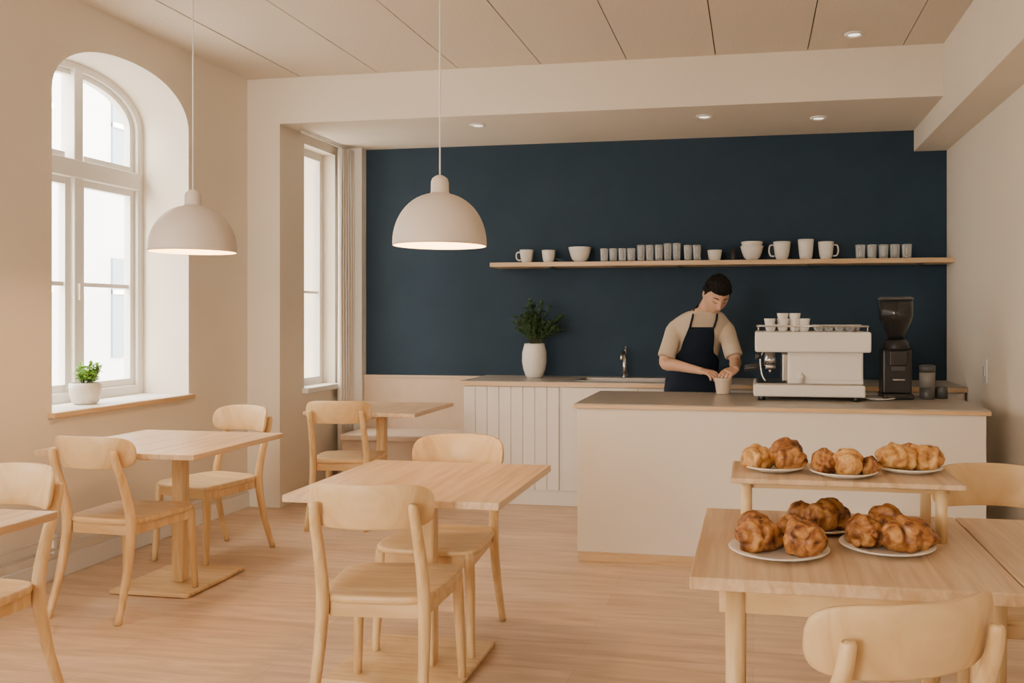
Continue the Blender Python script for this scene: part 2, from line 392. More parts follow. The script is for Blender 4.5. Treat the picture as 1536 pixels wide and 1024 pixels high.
b=MB(); b.lathe([(0,0),(.02,0),(.022,.01),(.022,.07),(.014,.085),(.014,.1),(0,.1)],seg=16); b.obj('pepper_jar',M_black,loc=(-.151,SY,SH))
def tumbler(x,y,h=.1,r=.032):
    b=MB(); lathe_cup(b,(0,0,0),r*.85,r,h,.003,20,pw=1); b.obj(nm('drinking_glass'),M_glass,loc=(x,y,SH))
for x in (-1.155,-1.083,-1.011,-.94): tumbler(x,SY-.02,.105,.034)
for x in (-.866,-.796,-.726,-.656,-.586): tumbler(x,SY,.13 if x<-.66 else .14,.0335)
for x in (-.50,-.43): tumbler(x,SY,.125,.033)
for x in (.79,.873,.956,1.039,1.122): tumbler(x,SY,.108,.038)

# ------------------------------------------------------------------ potted plants
def leafm(b,p,d,up,L,W,mat=0):
    d=d.normalized(); s=d.cross(up); 
    if s.length<1e-3: s=d.cross(Vector((1,0,0)))
    s.normalize(); n=s.cross(d)
    v=[p,p+d*L*.35+s*W*.5+n*W*.15,p+d*L*.75+s*W*.35+n*W*.05,p+d*L-n*L*.1,p+d*L*.75-s*W*.35+n*W*.05,p+d*L*.35-s*W*.5+n*W*.15,p+d*L*.5]
    b.add(v,[(0,1,6),(1,2,6),(2,3,6),(3,4,6),(4,5,6),(5,0,6)],mat,True)
e=empty('potted_fern',(-1.70,6.64,.9205))
b=MB(); b.lathe([(0,0),(.056,0),(.068,.012),(.088,.07),(.098,.13),(.096,.20),(.083,.25),(.079,.27),(.071,.27),(.075,.25),(.075,.235),(0,.235)],seg=36); b.obj('vase',M_cer,e)
b=MB(); b.lathe([(0,.232),(.074,.232),(.074,.242),(0,.244)],seg=20); b.obj('soil',M_soil,e)
b=MB()
for i in range(60):
    a=random.uniform(0,2*PI); sp=random.uniform(.02,.235)*(1 if random.random()<.8 else .6); h=random.uniform(.14,.37)*(1-.35*(sp/.235)**2)
    dx,dy=math.cos(a)*sp,math.sin(a)*sp*.75
    if dy>.17: dy=.17
    P=catmull([(dx*.15,dy*.15,.24),(dx*.35,dy*.35,.24+h*.5),(dx*.75,dy*.75,.24+h*.85),(dx,dy,.24+h)],5)
    b.tube(P,[.0022]*len(P),5,1)
    for k in range(4,len(P)):
        t=(P[min(k+1,len(P)-1)]-P[k-1]).normalized()
        for q in range(3):
            ra=Vector((random.uniform(-1,1),random.uniform(-1,1),random.uniform(-.3,.7)))
            leafm(b,P[k],(t*.5+ra*.8),Vector((0,0,1)),random.uniform(.024,.046),random.uniform(.014,.022))
b.obj('foliage',[M_leaf,M_stem],e)
e=empty('potted_succulent',(-3.85,4.47,.8905))
b=MB(); b.lathe([(0,0),(.055,0),(.07,.012),(.082,.05),(.086,.09),(.084,.122),(.077,.125),(.076,.11),(0,.108)],seg=32); b.obj('pot',M_cer,e)
b=MB(); b.lathe([(0,.105),(.075,.105),(.075,.112),(0,.116)],seg=20); b.obj('soil',M_soil,e)
b=MB()
for i in range(30):
    a=random.uniform(0,2*PI); sp=random.uniform(.01,.095); h=random.uniform(.05,.15)*(1-.4*sp/.095)
    P=catmull([(math.cos(a)*sp*.3,math.sin(a)*sp*.3,.11),(math.cos(a)*sp*.7,math.sin(a)*sp*.7,.11+h*.6),(math.cos(a)*sp,math.sin(a)*sp,.11+h)],3)
    b.tube(P,.002,5,1)
    for k in range(2,len(P)):
        for q in range(4):
            leafm(b,P[k],Vector((random.uniform(-1,1),random.uniform(-1,1),random.uniform(-.2,.9))),Vector((0,0,1)),random.uniform(.022,.035),random.uniform(.016,.024))
b.obj('foliage',[M_leaf2,M_stem],e)

# ------------------------------------------------------------------ curtain
b=MB(); n=90; vs=[];fs=[]
for k in range(n+1):
    t=k/n; y=6.64+.165*t; x=-3.355+.035*t+.022*math.sin(t*PI*11)
    for z in (.03,.9,1.8,2.79):
        vs.append((x+(.004*math.sin(t*30+z*2)),y,z))
for k in range(n):
    for j in range(3): fs.append((k*4+j,(k+1)*4+j,(k+1)*4+j+1,k*4+j+1))
b.add(vs,fs,0,True); o=b.obj('window_curtain',M_curt); o.modifiers.new('s','SOLIDIFY').thickness=.003
b=MB(); b.tube([(-3.36,6.05,2.797),(-3.345,6.80,2.797)],.009,10); b.obj('curtain_rail',M_white)

# ------------------------------------------------------------------ chairs
def seat_mesh():
    b=MB(); N=56
    def ring(s,z,dish=0):
        r=[]
        for j in range(N):
            a=2*PI*j/N; c,si=math.cos(a),math.sin(a); n=5
            rr=(abs(c)**n+abs(si)**n)**(-1/n)
            y=.215*rr*si*s; x=(.215+.018*(y/.215))*rr*c*s
            zz=z-dish*(1-s*s)*(1-.4*(y/.215)) if dish else z
            if dish: zz+= -.006*max(0,y/.215)**3
            r.append((x,y,zz))
        return r
    R=[ring(.95,.426),ring(.985,.430),ring(1.0,.438),ring(1.0,.448),ring(.985,.4545,.0001),ring(.95,.457,.012),ring(.8,.457,.012),ring(.6,.457,.012),ring(.4,.457,.012),ring(.2,.457,.012),ring(.02,.457,.012)]
    b.loft(R); return b
def back_mesh():
    b=MB(); NS,NT=32,10; W=.216
    def P(s,t,off):
        hh=.076*(1-abs(s)**6)**(1/3.4) if abs(s)<1 else 0
        hh=max(hh,.022)
        z=.776+hh*t+.006*(1-s*s)-.004
        th=.5*.024*(1-.55*abs(t)**4)*(1-.3*abs(s)**8)
        y=-.298+.090*abs(s)**2.1-.16*(z-.70)+off*th
        nx=-.35*s*off*th
        return (W*s+nx,y,z)
    ss=[math.sin(PI/2*(-1+2*i/NS)) for i in range(NS+1)]
    rings=[]
    for s in ss:
        r=[P(s,math.sin(PI/2*(-1+2*j/NT)),1) for j in range(NT+1)]+[P(s,math.sin(PI/2*(1-2*j/NT)),-1) for j in range(NT+1)]
        rings.append(r)
    b.loft(rings); return b
def chair_parts():
    parts={}
    parts['seat']=(seat_mesh(),M_wood)
    parts['backrest']=(back_mesh(),M_wood)
    b=MB()
    b.box((-.175,.165,.378),(.175,.187,.434)); b.box((-.155,-.197,.378),(.155,-.177,.434))
    for s in (-1,1):
        x0,x1=s*.165,s*.195
        b.add([(x0-.01,-.18,.379),(x0+.01,-.18,.379),(x1+.01,.17,.379),(x1-.01,.17,.379),(x0-.01,-.18,.433),(x0+.01,-.18,.433),(x1+.01,.17,.433),(x1-.01,.17,.433)],[(0,1,2,3),(4,5,6,7),(0,1,5,4),(1,2,6,5),(2,3,7,6),(3,0,4,7)])
    parts['apron']=(b,M_wood)
    i=1
    for s in (-1,1):
        b=MB(); P=catmull([(s*.19,.178,.436),(s*.196,.184,.3),(s*.207,.20,0)],5); b.tube(P,lerp_list([.022,.021,.015],5),16); parts['leg_%d'%i]=(b,M_woodv); i+=1
        b=MB(); P=catmull([(s*.192,-.30,0),(s*.183,-.235,.22),(s*.177,-.205,.43),(s*.174,-.240,.60),(s*.170,-.288,.73),(s*.167,-.300,.782),(s*.167,-.301,.79)],5)
        R=lerp_list([.015,.019,.0225,.020,.0175,.016,.008],5); b.tube(P,R,16); parts['leg_%d'%i]=(b,M_woodv); i+=1
    return parts
CP={}
def chair(x,y,rot,name='dining_chair'):
    e=empty(nm(name),(x,y,0),rot)
    if not CP:
        for k,(bb,m) in chair_parts().items():
            o=bb.obj(k,m,e,.003 if k=='apron' else 0); CP[k]=o
    else:
        for k,o in CP.items():
            c=o.copy(); scene.collection.objects.link(c); c.parent=e
    return e
R=math.radians
chair(-1.285,2.96,R(5))
chair(-1.33,3.56,R(180))
chair(-3.015,3.80,R(-3))
chair(-3.14,4.60,R(165))
chair(-2.735,5.56,R(10))
chair(-2.70,2.50,R(176))
chair(.195,2.03,R(26))
chair(.86,3.12,R(180))

# ------------------------------------------------------------------ tables
def ped_table(x0,x1,y0,y1,post=None,plate=None):
    e=empty(nm('cafe_table')); cx,cy=post or ((x0+x1)/2,(y0+y1)/2)
    BOX('table_top',(x0,y0,.733),(x1,y1,.76),M_top,.004,e)
    BOX('support_cross_1',(cx-.28,cy-.03,.70),(cx+.28,cy+.03,.7335),M_wood,.004,e)
    BOX('support_cross_2',(cx-.03,cy-.28,.695),(cx+.03,cy+.28,.7332),M_wood,.004,e)
    BOX('post',(cx-.032,cy-.032,.02),(cx+.032,cy+.032,.71),M_woodv,.01,e)
    p=plate or (cx-.23,cx+.23,cy-.24,cy+.24)
    BOX('foot_plate',(p[0],p[2],.004),(p[1],p[3],.024),M_wood,.006,e)
    b=MB()
    for xx in (p[0]+.03,p[1]-.03):
        for yy in (p[2]+.03,p[3]-.03): b.lathe([(0,0),(.015,0),(.015,.006),(0,.006)],(xx,yy,0),12)
    b.obj('glides',M_black,e)
ped_table(-3.4,-2.55,3.62,4.40,(-2.95,4.08),(-3.2,-2.76,3.87,4.37))
ped_table(-1.67,-.86,2.87,3.65,(-1.27,3.27),(-1.62,-1.08,3.06,3.55))
ped_table(-3.0,-2.2,5.42,6.17)
ped_table(-3.1,-2.255,1.72,2.50,(-2.68,2.02))
def leg_table(x0,x1,y0,y1,name):
    e=empty(nm(name)); BOX('table_top',(x0,y0,.728),(x1,y1,.76),M_top,.004,e)
    b=MB(); i=.07
    b.box((x0+i,y0+i,.655),(x1-i,y0+i+.022,.7285)); b.box((x0+i,y1-i-.022,.655),(x1-i,y1-i,.7285))
    b.box((x0+i+.001,y0+i+.023,.656),(x0+i+.022,y1-i-.023,.7283)); b.box((x1-i-.022,y0+i+.023,.656),(x1-i-.001,y1-i-.023,.7283)); b.obj('apron',M_wood,e)
    k=1
    for x in (x0+.11,x1-.09):
        for y in (y0+.075,y1-.08):
            b=MB(); b.tube([(x,y,0),(x,y,.3),(x,y,.729)],[.019,.023,.026],18); b.obj('leg_%d'%k,M_woodv,e); k+=1
leg_table(-.155,.630,2.14,2.925,'display_table')
leg_table(.634,1.425,2.14,2.925,'display_table')
e=empty('pastry_riser')
BOX('board',(-.065,2.55,.915),(.585,2.86,.931),M_top,.004,e)
BOX('rail',(-.03,2.60,.895),(.55,2.615,.9155),M_wood,.002,e)
k=1
for x in (-.02,.525):
    for y in (2.59,2.82):
        b=MB(); b.tube([(x,y,.76),(x,y,.915)],.0165,16); b.obj('leg_%d'%k,M_woodv,e); k+=1

# ------------------------------------------------------------------ plates & pastries
def bun(b,c,yaw,size,seed,mat=0,kind=0):
    cx,cy,cz=c; NU,NV=56,44
    A,B,C=(.060,.046,.043) if kind==0 else (.050,.048,.046)
    so=Vector((seed*3.1,seed*1.7,-seed))
    rings=[]
    for i in range(1,NV):
        th=PI*i/NV; rg=[]
        for j in range(NU):
            ph_=2*PI*j/NU
            d=Vector((math.cos(th),math.sin(th)*math.cos(ph_),math.sin(th)*math.sin(ph_)))
            u=d.x*(1.75 if kind==0 else 1.2)+.35*d.y+.5*noise.noise(d*1.3+so)
            ridge=abs(math.sin(PI*u+seed))**.45
            k=.86+.20*ridge+.20*noise.noise(d*1.7+so)+.05*noise.noise(d*4.5+so)+.02*noise.noise(d*11+so)
            bend=.18*(d.x**2)
            p=Vector((d.x*A*k,(d.y*k-bend)*B,d.z*C*k))*size
            p.z+=C*size*.80
            if p.z<.004: p.z=.001+.0008*max(0,p.z)
            x=p.x*math.cos(yaw)-p.y*math.sin(yaw); y=p.x*math.sin(yaw)+p.y*math.cos(yaw)
            rg.append((cx+x,cy+y,cz+p.z))
        rings.append(rg)
    b.loft(rings,mat)
def plate(x,y,z,r,items):
    e=empty(nm('pastry_plate'),(x,y,z))
    b=MB(); b.lathe([(0,0),(r*.6,0),(r*.66,.003),(r*.97,.013),(r,.016),(r*.985,.0185),(r*.68,.008),(r*.6,.0055),(0,.0055)],seg=48); b.obj('plate',M_plate,e)
    for k,it in enumerate(items):
        dx,dy,dz,yaw,s,kind,m=it; b=MB(); bun(b,(dx,dy,.006+dz),yaw,s,x*10+y*7+k*3.3,0,kind)
        b.obj('pastry_%d'%(k+1),M_past2 if m else M_past,e)
T=.7605
plate(.068,2.40,T,.135,[(-.055,.0,0,.6,1.08,0,0),(.066,-.030,0,2.2,1.10,1,0),(-.065,.092,.004,1.9,1.0,0,0),(.035,.075,.004,.2,.9,1,0)])
plate(.362,2.49,T,.128,[(-.062,.01,0,1.9,1.02,0,0),(.052,-.02,0,.15,1.15,0,0),(.005,.078,.006,1.0,1.08,1,0)])
plate(.205,2.68,T,.105,[(.01,.0,0,.3,1.1,0,0),(-.06,.03,0,1.9,.85,1,0)])
U=.9315
plate(.062,2.71,U,.1,[(-.053,-.02,0,.5,.88,0,1),(.040,-.02,0,2.4,.92,0,0),(.035,.060,.003,1.0,.98,1,0)])
plate(.262,2.645,U,.098,[(-.055,.01,0,1.7,.82,1,0),(.012,-.005,0,1.4,.95,0,1),(.072,.0,0,.4,.62,1,0)])
plate(.463,2.755,U,.1,[(-.035,-.005,0,.2,1.0,0,1),(.045,.01,0,2.6,.95,0,1),(.015,.055,.004,.2,.8,1,0)])

# ------------------------------------------------------------------ pendant lamps
def pendant(x,y,zr):
    e=empty(nm('pendant_lamp'),(x,y,zr)); r=.19; H=.205
    outer=[];n=16
    for k in range(n+1):
        a=PI/2*k/n; outer.append((max(r*math.cos(a)**.92 if k<n else 0,.0),.012+H*math.sin(a)))
    outer=[(rr,z) for rr,z in outer if rr>.042]
    neck=[(.040,.213),(.037,.222),(.036,.262),(.031,.276),(.018,.286),(.008,.290),(.0,.291)]
    b2=MB(); prof=[(r-.0035,0),(r,0),(r,.012)]+outer[1:]+neck
    rings=[[(max(q,1e-4)*math.cos(2*PI*j/56),max(q,1e-4)*math.sin(2*PI*j/56),z) for j in range(56)] for q,z in prof]
    b2.loft(rings,0,cap=False); o=b2.obj('shade',M_shade,e)
    b3=MB(); inn=[(r-.0035,0)]+[(q-.004,z-.004) for q,z in outer[1:]]+[(.0,.20)]
    rings=[[(max(q,1e-4)*math.cos(2*PI*j/56),max(q,1e-4)*math.sin(2*PI*j/56),z) for j in range(56)] for q,z in inn]
    b3.loft(rings,0,cap=False); b3.obj('shade_inner',M_shadein,e)
    b=MB(); b.tube([(0,0,.28),(0,0,HC-zr-.02)],.0035,8); b.obj('cord',M_white,e)
    b=MB(); b.lathe([(0,HC-zr-.03),(.04,HC-zr-.03),(.045,HC-zr-.02),(.045,HC-zr),(0,HC-zr)],seg=24); b.obj('canopy',M_white,e)
    b=MB(); b.lathe([(0,.055),(.018,.06),(.03,.08),(.03,.10),(.016,.13),(.014,.16),(0,.16)],seg=20); b.obj('bulb',M_bulb,e)
    l=bpy.data.lights.new('lamp_light','POINT'); l.energy=16; l.color=(1,.60,.28); l.shadow_soft_size=.03
    lo=bpy.data.objects.new('lamp_light',l); scene.collection.objects.link(lo); lo.parent=e; lo.location=(0,0,.03)
pendant(-1.264,3.381,1.69); pendant(-2.56,3.63,1.70)

# ------------------------------------------------------------------ espresso machine
e=empty('espresso_machine')
b=MB(); b.box((.0,5.20,.93),(.64,5.68,1.0)); b.obj('base',M_cer,e,.012)
b=MB(); b.box((.02,5.22,1.0),(.62,5.66,1.008)); b.obj('drip_tray',M_steel,e,.002)
b=MB(); b.box((.20,5.23,1.005),(.63,5.66,1.195)); b.obj('body',M_cer,e,.008)
b=MB(); b.box((.01,5.18,1.192),(.67,5.70,1.312)); b.obj('top_housing',M_cer,e,.012)
b=MB(); b.box((.17,5.25,1.02),(.202,5.64,1.18)); b.obj('front_panel',M_steel,e,.004)
b=MB()
for x in (.05,.59):
    for y in (5.24,5.64): b.lathe([(0,0),(.022,0),(.022,.02),(.015,.026),(0,.026)],(x,y,.906),14)
b.obj('feet',M_black,e)
b=MB()
b.tube([(.03,5.2,1.345),(.64,5.2,1.345),(.66,5.22,1.345),(.66,5.66,1.345),(.64,5.68,1.345),(.03,5.68,1.345),(.02,5.66,1.345),(.02,5.22,1.345),(.03,5.2,1.345)],.005,8)
for x in (.03,.24,.45,.65):
    for y in (5.2,5.68): b.tube([(x,y,1.31),(x,y,1.345)],.004,8)
b.obj('cup_rail',M_steel,e)
b=MB()
for y in (5.33,5.53):
    b.lathe([(0,1.115),(.036,1.115),(.036,1.15),(.03,1.16),(.03,1.195),(0,1.195)],(.10,y,0),24,0)
    b.lathe([(0,1.085),(.026,1.085),(.034,1.095),(.034,1.1145),(0,1.1145)],(.10,y,0),24,0)
    b.tube([(.07,y,1.10),(.03,y-.005,1.098),(-.05,y-.02,1.085)],[.008,.013,.015],12,1)
    b.tube([(.10,y,1.09),(.10,y,1.06)],.008,10,0)
b.tube(catmull([(.06,5.24,1.20),(.04,5.235,1.15),(.05,5.23,1.06),(.07,5.225,1.02)],5),.005,8,0)
b.lathe([(0,0),(.018,0),(.018,.03),(0,.03)],(.03,5.24,1.15),14,1)
b.obj('brew_groups',[M_steel,M_black],e)
b=MB()
b.box((.21,5.222,1.03),(.62,5.2315,1.17),0)
b.tube([(.27,5.21,1.02),(.27,5.19,1.05),(.27,5.2,1.07)],[.018,.024,.012],12,0)
b.obj('back_panel',M_cer,e,.002)
b=MB()
for x in (.10,.175,.245,.30):
    for y in (5.28,5.40):
        for k in range(3 if x>.12 and x<.26 else 2): lathe_cup(b,(x+random.uniform(-.004,.004),y,1.3125+k*.032),.024,.034,.045,.003,18)
for x,y in ((.38,5.28),(.44,5.30),(.50,5.27),(.56,5.3),(.60,5.38)): 
    lathe_cup(b,(x,y,1.3125),.022,.033,.034,.003,18,1); b.lathe([(0,.036),(.036,.037),(.038,.041),(0,.039)],(x,y,1.3125),18)
b.obj('espresso_cups',[M_cer,M_glass],e)

e=empty('coffee_grinder',(.852,5.50,.906))
b=MB(); b.box((-.09,-.12,0),(.09,.12,.035)); b.box((-.085,-.06,.03),(.085,.11,.30)); b.obj('body',M_black,e,.012)
b=MB(); b.lathe([(0,.29),(.075,.29),(.08,.31),(.07,.345),(.05,.36),(0,.36)],seg=28); b.box((-.05,-.10,.20),(.05,-.05,.29)); b.obj('burr_housing',M_black,e,.006)
b=MB(); b.lathe([(0,.355),(.045,.355),(.055,.39),(.092,.47),(.10,.50),(.10,.595),(0,.595)],seg=32); b.obj('bean_hopper',M_hop,e)
b=MB(); b.lathe([(0,.5955),(.103,.5955),(.103,.607),(.09,.614),(0,.614)],seg=32); b.obj('hopper_lid',M_dgrey,e)
b=MB(); b.lathe([(0,.362),(.04,.362),(.05,.39),(.085,.47),(.085,.50),(0,.51)],seg=24); b.obj('coffee_beans',plain('beans',(.03,.015,.008),.6,bump=1,bscale=90),e)
b=MB(); b.box((-.035,-.064,.17),(.045,-.058,.23)); b.obj('display',M_dgrey,e,.002)
b=MB(); b.tube([(-.03,-.13,.12),(.03,-.13,.12)],.006,8); b.tube([(-.03,-.05,.12),(-.03,-.13,.12)],.005,8); b.tube([(.03,-.05,.12),(.03,-.13,.12)],.005,8); b.obj('portafilter_fork',M_steel,e)
b=MB(); b.lathe([(0,0),(.042,0),(.045,.005),(.045,.07),(0,.07)],seg=24,mat=0); b.lathe([(0,.0701),(.046,.0701),(.046,.16),(0,.16)],seg=24,mat=1); b.lathe([(0,.1601),(.047,.1601),(.047,.20),(.03,.206),(0,.206)],seg=24,mat=0)
b.obj('tea_canister',[M_dgrey,plain('label_grey',(.22,.20,.18),.6)],loc=(1.03,5.48,.9065))
b=MB(); b.lathe([(0,0),(.035,0),(.038,.05),(.032,.07),(0,.075)],seg=20); b.obj('coffee_tamper',M_dgrey,loc=(1.12,5.52,.9065))
b=MB(); b.lathe([(0,0),(.05,0),(.09,.012),(.092,.016),(.05,.006),(0,.006)],seg=28); b.obj('serving_dish',M_cer,loc=(.735,5.35,.9065))

# ------------------------------------------------------------------ barista
e=empty('barista')
ph=R(12); Lx=Vector((math.cos(ph),math.sin(ph),0)); Fw=Vector((math.sin(ph),-math.cos(ph),0))
TS=[(.88,-.420,6.045,.168,.122),(.96,-.420,6.045,.170,.120),(1.05,-.415,6.04,.152,.108),(1.13,-.407,6.025,.152,.112),(1.22,-.393,6.0,.170,.122),(1.30,-.376,5.972,.190,.122),(1.345,-.364,5.952,.196,.112),(1.385,-.350,5.935,.178,.100),(1.415,-.338,5.922,.138,.088),(1.440,-.328,5.910,.092,.076),(1.460,-.320,5.900,.066,.066)]
def tring(row,off=0,seg=36,n=2.3,a0=0,a1=2*PI,closed=True):
    z,cx,cy,a,b_=row; out=[]
    cnt_=seg if closed else seg+1
    for j in range(cnt_):
        t=a0+(a1-a0)*j/seg; c,s=math.cos(t),math.sin(t)
        k=(abs(c)**n+abs(s)**n)**(-1/n)
        p=Vector((cx,cy,z))+Lx*(s*k*(a+off))+Fw*(c*k*(b_+off)); out.append(p)
    return out
def interp(z):
    for i in range(len(TS)-1):
        if TS[i][0]<=z<=TS[i+1][0]:
            t=(z-TS[i][0])/(TS[i+1][0]-TS[i][0]); t2=t*t*(3-2*t)*.3+t*.7
            return (z,)+tuple(TS[i][k]+(TS[i+1][k]-TS[i][k])*t2 for k in range(1,5))
    return TS[0] if z<TS[0][0] else TS[-1]
zs=[.88+.0193*i for i in range(31)]
skin=MB()
skin.loft([tring(interp(z)) for z in zs])
shR=Vector((-.522,5.908,1.332)); elR=Vector((-.588,5.82,1.090)); wrR=Vector((-.345,5.665,1.050))
shL=Vector((-.190,5.975,1.336)); elL=Vector((-.118,5.875,1.10)); wrL=Vector((-.118,5.655,1.062))
for sh,el,wr in ((shR,elR,wrR),(shL,elL,wrL)):
    P=catmull([sh,sh.lerp(el,.5)+Vector((0,.004,0)),el,el.lerp(wr,.3),el.lerp(wr,.65),wr,wr+(wr-el).normalized()*.02],5)
    skin.tube(P,lerp_list([.052,.046,.037,.040,.032,.024,.025],5),18)
skin.tube(catmull([(-.328,5.92,1.40),(-.315,5.895,1.445),(-.290,5.865,1.49),(-.265,5.85,1.54)],4),lerp_list([.064,.057,.056,.058],4),20)
hf=Vector((.34*.78,-.94*.78,-.62)).normalized(); hu0=Vector((.06,0,1)); hu=(hu0-hf*hu0.dot(hf)).normalized(); hs=hf.cross(hu)
hc=Vector((-.244,5.818,1.545)); HK=1.10
def g(x,c,w): return math.exp(-((x-c)/w)**2)
def headp(x,y,z,feat=True):
    X=.076*x;Y=.096*y;Z=.118*z
    if z<0:
        X*=1-.28*(-z)**1.4
        if y<0: Y*=1-.45*(-z)
        else: Y*=1-.05*(-z)
    if y>0: X*=1-.06*y
    if y>0 and feat:
        aX=abs(X)
        Y+=.026*g(X,0,.011)*g(Z,-.022,.016)+.014*g(X,0,.009)*g(Z,.004,.020)
        Y-=.013*g(aX,.031,.014)*g(Z,.012,.013)
        Y+=.006*g(aX,.030,.010)*g(Z,.008,.007)
        Y+=.004*g(Z,.034,.009)*g(aX,.026,.024)
        Y+=.007*g(X,0,.022)*g(Z,-.052,.006)+.006*g(X,0,.018)*g(Z,-.064,.006)-.004*g(X,0,.024)*g(Z,-.058,.003)
        Y+=.009*g(X,0,.020)*g(Z,-.094,.016)
        Y+=.003*g(aX,.045,.015)*g(Z,-.02,.02)
    return X,Y,Z
def hw(X,Y,Z): return hc+(hs*X+hf*Y+hu*Z)*HK
def sphere_rings(nu=72,nv=56):
    R_=[]
    for i in range(1,nv):
        th=PI*i/nv; R_.append([(math.sin(th)*math.cos(2*PI*j/nu),math.sin(th)*math.sin(2*PI*j/nu),math.cos(th)) for j in range(nu)])
    return R_
skin.loft([[hw(*headp(*p)) for p in r] for r in sphere_rings(96,80)])
for s in (-1,1):
    rr=[]
    for i in range(0,9):
        th=PI*(i+.3)/8.6; rr.append([hw(s*(.073+.010*math.sin(th)*math.cos(2*PI*j/14)),-.008+.018*math.sin(th)*math.sin(2*PI*j/14),.0+.031*math.cos(th)) for j in range(14)])
    skin.loft(rr)
for s in (-1,1):
    hip=Vector((-.42,6.045,.92))+Lx*(s*.09)
    P=catmull([hip,hip+Vector((0,0,-.42)),hip+Vector((0,.01,-.62)),(hip.x+s*.01,hip.y+.02,.09),(hip.x+s*.01,hip.y+.02,.05)],4)
    skin.tube(P,lerp_list([.085,.062,.056,.038,.04],4),18)
def hand(wr,kn,nrm,side):
    d=(kn-wr).normalized(); nrm=(nrm-d*nrm.dot(d)).normalized(); lat=d.cross(nrm)*side
    rr=[]
    for i,(t,w,h) in enumerate(((-.02,.025,.021),(.012,.029,.017),(.035,.038,.016),(.06,.042,.0145),(.082,.041,.013),(.09,.036,.010))):
        c=wr+d*t
        rr.append([c+lat*(w*math.cos(2*PI*j/20))+nrm*(h*math.sin(2*PI*j/20)) for j in range(20)])
    skin.loft(rr)
    Ls=(.070,.080,.075,.058)
    for k in range(4):
        b0=wr+d*.078+lat*(.031-.0205*k)
        L=Ls[k]; p=[b0]; ang=[.25,.85,1.35] ; seg=[.45,.32,.25]
        q=b0.copy()
        for aa,sg in zip(ang,seg):
            aa2=aa+.06*k
            q=q+(d*math.cos(aa2)+nrm*math.sin(aa2)+lat*(.10*(1.5-k)*.4))*L*sg; p.append(q.copy())
        skin.tube(p,[.0098,.0092,.0085,.0068],10)
    b0=wr+d*.022+lat*.026+nrm*.006
    p=[b0,b0+d*.022+lat*.020+nrm*.012,b0+d*.048+lat*.024+nrm*.026,b0+d*.066+lat*.016+nrm*.036]
    skin.tube(p,[.013,.012,.0105,.008],10)
cup=Vector((-.19,5.585,.9065))
hand(wrR,Vector((-.262,5.612,1.040)),Vector((.20,.10,-.95)),1)
hand(wrL,Vector((-.160,5.580,1.045)),Vector((-.45,-.15,-.9)),-1)
o=skin.obj('body',M_skin,e)
md=o.modifiers.new('r','REMESH'); md.mode='VOXEL'; md.voxel_size=.0032; md.use_smooth_shade=True
md=o.modifiers.new('s','SMOOTH'); md.factor=.5; md.iterations=3
def ss(a,b_,x):
    t=max(0,min(1,(x-a)/(b_-a))); return t*t*(3-2*t)
b=MB(); rr=[]
for r in sphere_rings(140,120):
    q=[]
    for x,y,z in r:
        X,Y,Z=headp(x,y,z,False)
        front=ss(-.25,.5,y); thr=-.50+ (.98)*front+.05*noise.noise(Vector((x*8,y*8,3)))
        if abs(x)>.75 and y>-.25: thr=max(thr,-.02+.25*ss(0,.5,y))
        m=ss(thr-.04,thr+.05,z)
        off=-.012+m*(.016+.014*max(0,z)+.016*max(0,z)*max(0,y)+.007*noise.noise(Vector((x*7,y*4,z*7)))+.003*noise.noise(Vector((x*22,y*9,z*22))) )
        n=Vector((x/.074,y/.094,z/.118)).normalized()
        X+=n.x*off; Y+=n.y*off; Z+=n.z*off
        q.append(hw(X,Y,Z))
    rr.append(q)
b.loft(rr); b.obj('hair',M_hair,e)
b=MB()
for s in (-1,1):
    def fp(X,Z,d=0):
        y=math.sqrt(max(0,1-(X/.076)**2-(Z/.118)**2)); p=headp(X/.076,y,Z/.118); return hw(p[0],p[1]+d,p[2])
    b.tube([fp(s*x,z,.001) for x,z in ((.014,.033),(.024,.036),(.036,.036),(.048,.030))],[.0022,.0034,.003,.0012],8)
    b.tube([fp(s*x,z,.001) for x,z in ((.018,.006),(.026,.003),(.036,.003),(.044,.007))],[.001,.0018,.0018,.001],6)
b.obj('brows_and_lashes',M_hair,e)
b=MB(); b.tube([fp(x,-.058,.0015) for x in (-.021,-.012,0,.012,.021)],[.001,.003,.0035,.003,.001],8)
b.obj('lips',plain('lips',(.42,.17,.13),.5),e)
b=MB(); b.loft([tring(interp(z),.010+.004*math.sin(z*40)) for z in zs[1:-1]])
for sh,el in ((shR,elR),(shL,elL)):
    d=(el-sh); inn=(Vector((-.36,5.95,1.34))-sh).normalized()
    P=[sh+inn*.06-d*.02,sh+inn*.02,sh+d*.12,sh+d*.35,sh+d*.6,sh+d*.80,sh+d*.86]
    b.tube(catmull(P,2),lerp_list([.050,.058,.061,.060,.061,.062,.061],2),20)
o=b.obj('tshirt',M_shirt,e)
md=o.modifiers.new('r','REMESH'); md.mode='VOXEL'; md.voxel_size=.006; md.use_smooth_shade=True
md=o.modifiers.new('s','SMOOTH'); md.factor=.5; md.iterations=14
b=MB(); c=[]
for j in range(25):
    t=2*PI*j/24; c.append(Vector((-.322,5.902,1.448))+Lx*(math.sin(t)*.070)+Fw*(math.cos(t)*.070)+Vector((0,0,-.016*math.cos(t))))
b.tube(c,.006,8,cap=False); b.obj('collar',M_shirt,e)
b=MB(); rows=[]
for i in range(34):
    z=.50+.83*i/33; zi=max(z,.90); row=interp(zi); row=(z,)+row[1:]
    w=.11+.08*ss(0,1,(1.17-z)/.08)
    if z>1.17: w=.084+.026*(1.33-z)/.16
    a=row[3]+.022; am=math.asin(min(.995,w/a)) if w<a*.995 else PI*.56
    rows.append(tring(row,.022+.004*math.sin(i*.9),30,2.3,-am,am,False))
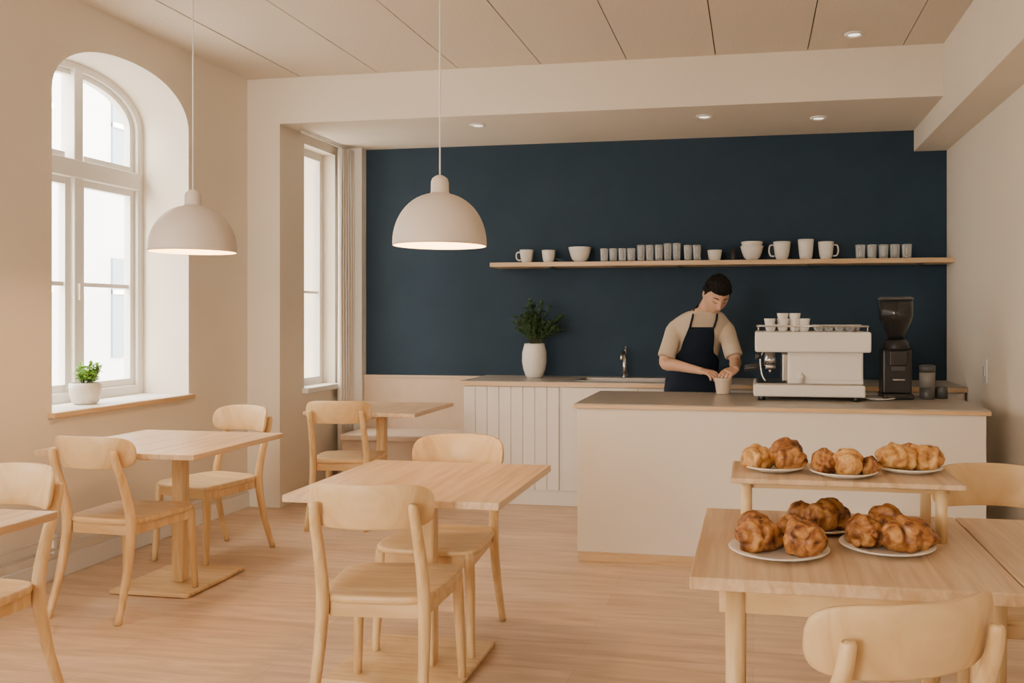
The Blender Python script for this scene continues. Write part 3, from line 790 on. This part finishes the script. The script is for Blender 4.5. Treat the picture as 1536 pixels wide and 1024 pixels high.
b.loft(rows,0,cap=False,closed=False); o=b.obj('apron',M_apron,e); o.modifiers.new('s','SOLIDIFY').thickness=.003
b=MB()
for s in (-1,1):
    top=interp(1.33); p0=Vector((top[1],top[2],1.325))+Lx*(s*.080)+Fw*(.134)
    b.tube(catmull([p0,Vector((-.343,5.925,1.39))+Lx*(s*.082)+Fw*.105,Vector((-.326,5.912,1.448))+Lx*(s*.074)+Fw*.03,Vector((-.322,5.905,1.474))+Lx*(s*.04)-Fw*.062,Vector((-.322,5.905,1.476))-Fw*.070],6),.007,8)
b.obj('neck_straps',M_apron,e)
b=MB(); c=[q for q in tring(interp(1.06),.020,40)]; b.tube(c+[c[0]],.007,8); b.obj('waist_tie',M_apron,e)
b=MB(); b.loft([tring(interp(z),.006) for z in (.88,.93,.98,1.0)])
for s in (-1,1):
    hip=Vector((-.42,6.045,.92))+Lx*(s*.088)
    b.tube(catmull([hip,hip+Vector((0,0,-.42)),hip+Vector((0,.01,-.62)),(hip.x+s*.01,hip.y+.02,.06)],4),lerp_list([.094,.074,.066,.060],4),20)
o=b.obj('trousers',M_trous,e); md=o.modifiers.new('r','REMESH'); md.mode='VOXEL'; md.voxel_size=.008; md.use_smooth_shade=True
b=MB()
for s in (-1,1):
    c=Vector((-.42,6.065,0))+Lx*(s*.098); rr=[]
    for t,w,h in ((-.07,.02,.05),(-.06,.036,.085),(0,.042,.09),(.06,.043,.07),(.12,.046,.055),(.165,.038,.04),(.18,.02,.025)):
        rr.append([c+Fw*t+Lx*(w*math.cos(2*PI*j/16))+Vector((0,0,max(.0,h*.5+h*.55*math.sin(2*PI*j/16)))) for j in range(16)])
    b.loft(rr)
b.obj('shoes',M_black,e)
b=MB(); lathe_cup(b,(0,0,0),.042,.056,.105,.004,32,pw=.8); b.obj(nm('ceramic_cup'),plain('stoneware_beige',(.62,.50,.38),.5),loc=cup)

# ------------------------------------------------------------------ lighting
w=bpy.data.worlds.new('sky'); scene.world=w; w.use_nodes=True; nt=w.node_tree
bg=nt.nodes['Background']; bg.inputs['Color'].default_value=(1,.92,.81,1); bg.inputs['Strength'].default_value=26
def portal(loc,rot,sx,sy):
    l=bpy.data.lights.new('window_portal','AREA'); l.shape='RECTANGLE'; l.size=sx; l.size_y=sy; l.cycles.is_portal=True
    o=bpy.data.objects.new('window_portal',l); scene.collection.objects.link(o); o.location=loc; o.rotation_euler=rot
for o_ in ops: portal((-4.16,(o_['a']+o_['b'])/2,1.9),(0,-PI/2,0),2.2,1.3)
portal((-3.72,6.45,1.8),(0,-PI/2,0),2.0,.6)
portal((-2.6,YF-.22,1.62),(PI/2,0,0),1.5,2.4)

# ------------------------------------------------------------------ camera
cd=bpy.data.cameras.new('camera'); co=bpy.data.objects.new('camera',cd); scene.collection.objects.link(co)
co.location=(0,0,1.4); co.rotation_euler=(PI/2,0,math.atan(231/1300))
cd.sensor_width=36; cd.lens=36*1300/1536; cd.shift_x=-131/1536; cd.shift_y=-37/1536; cd.clip_start=.05
scene.camera=co
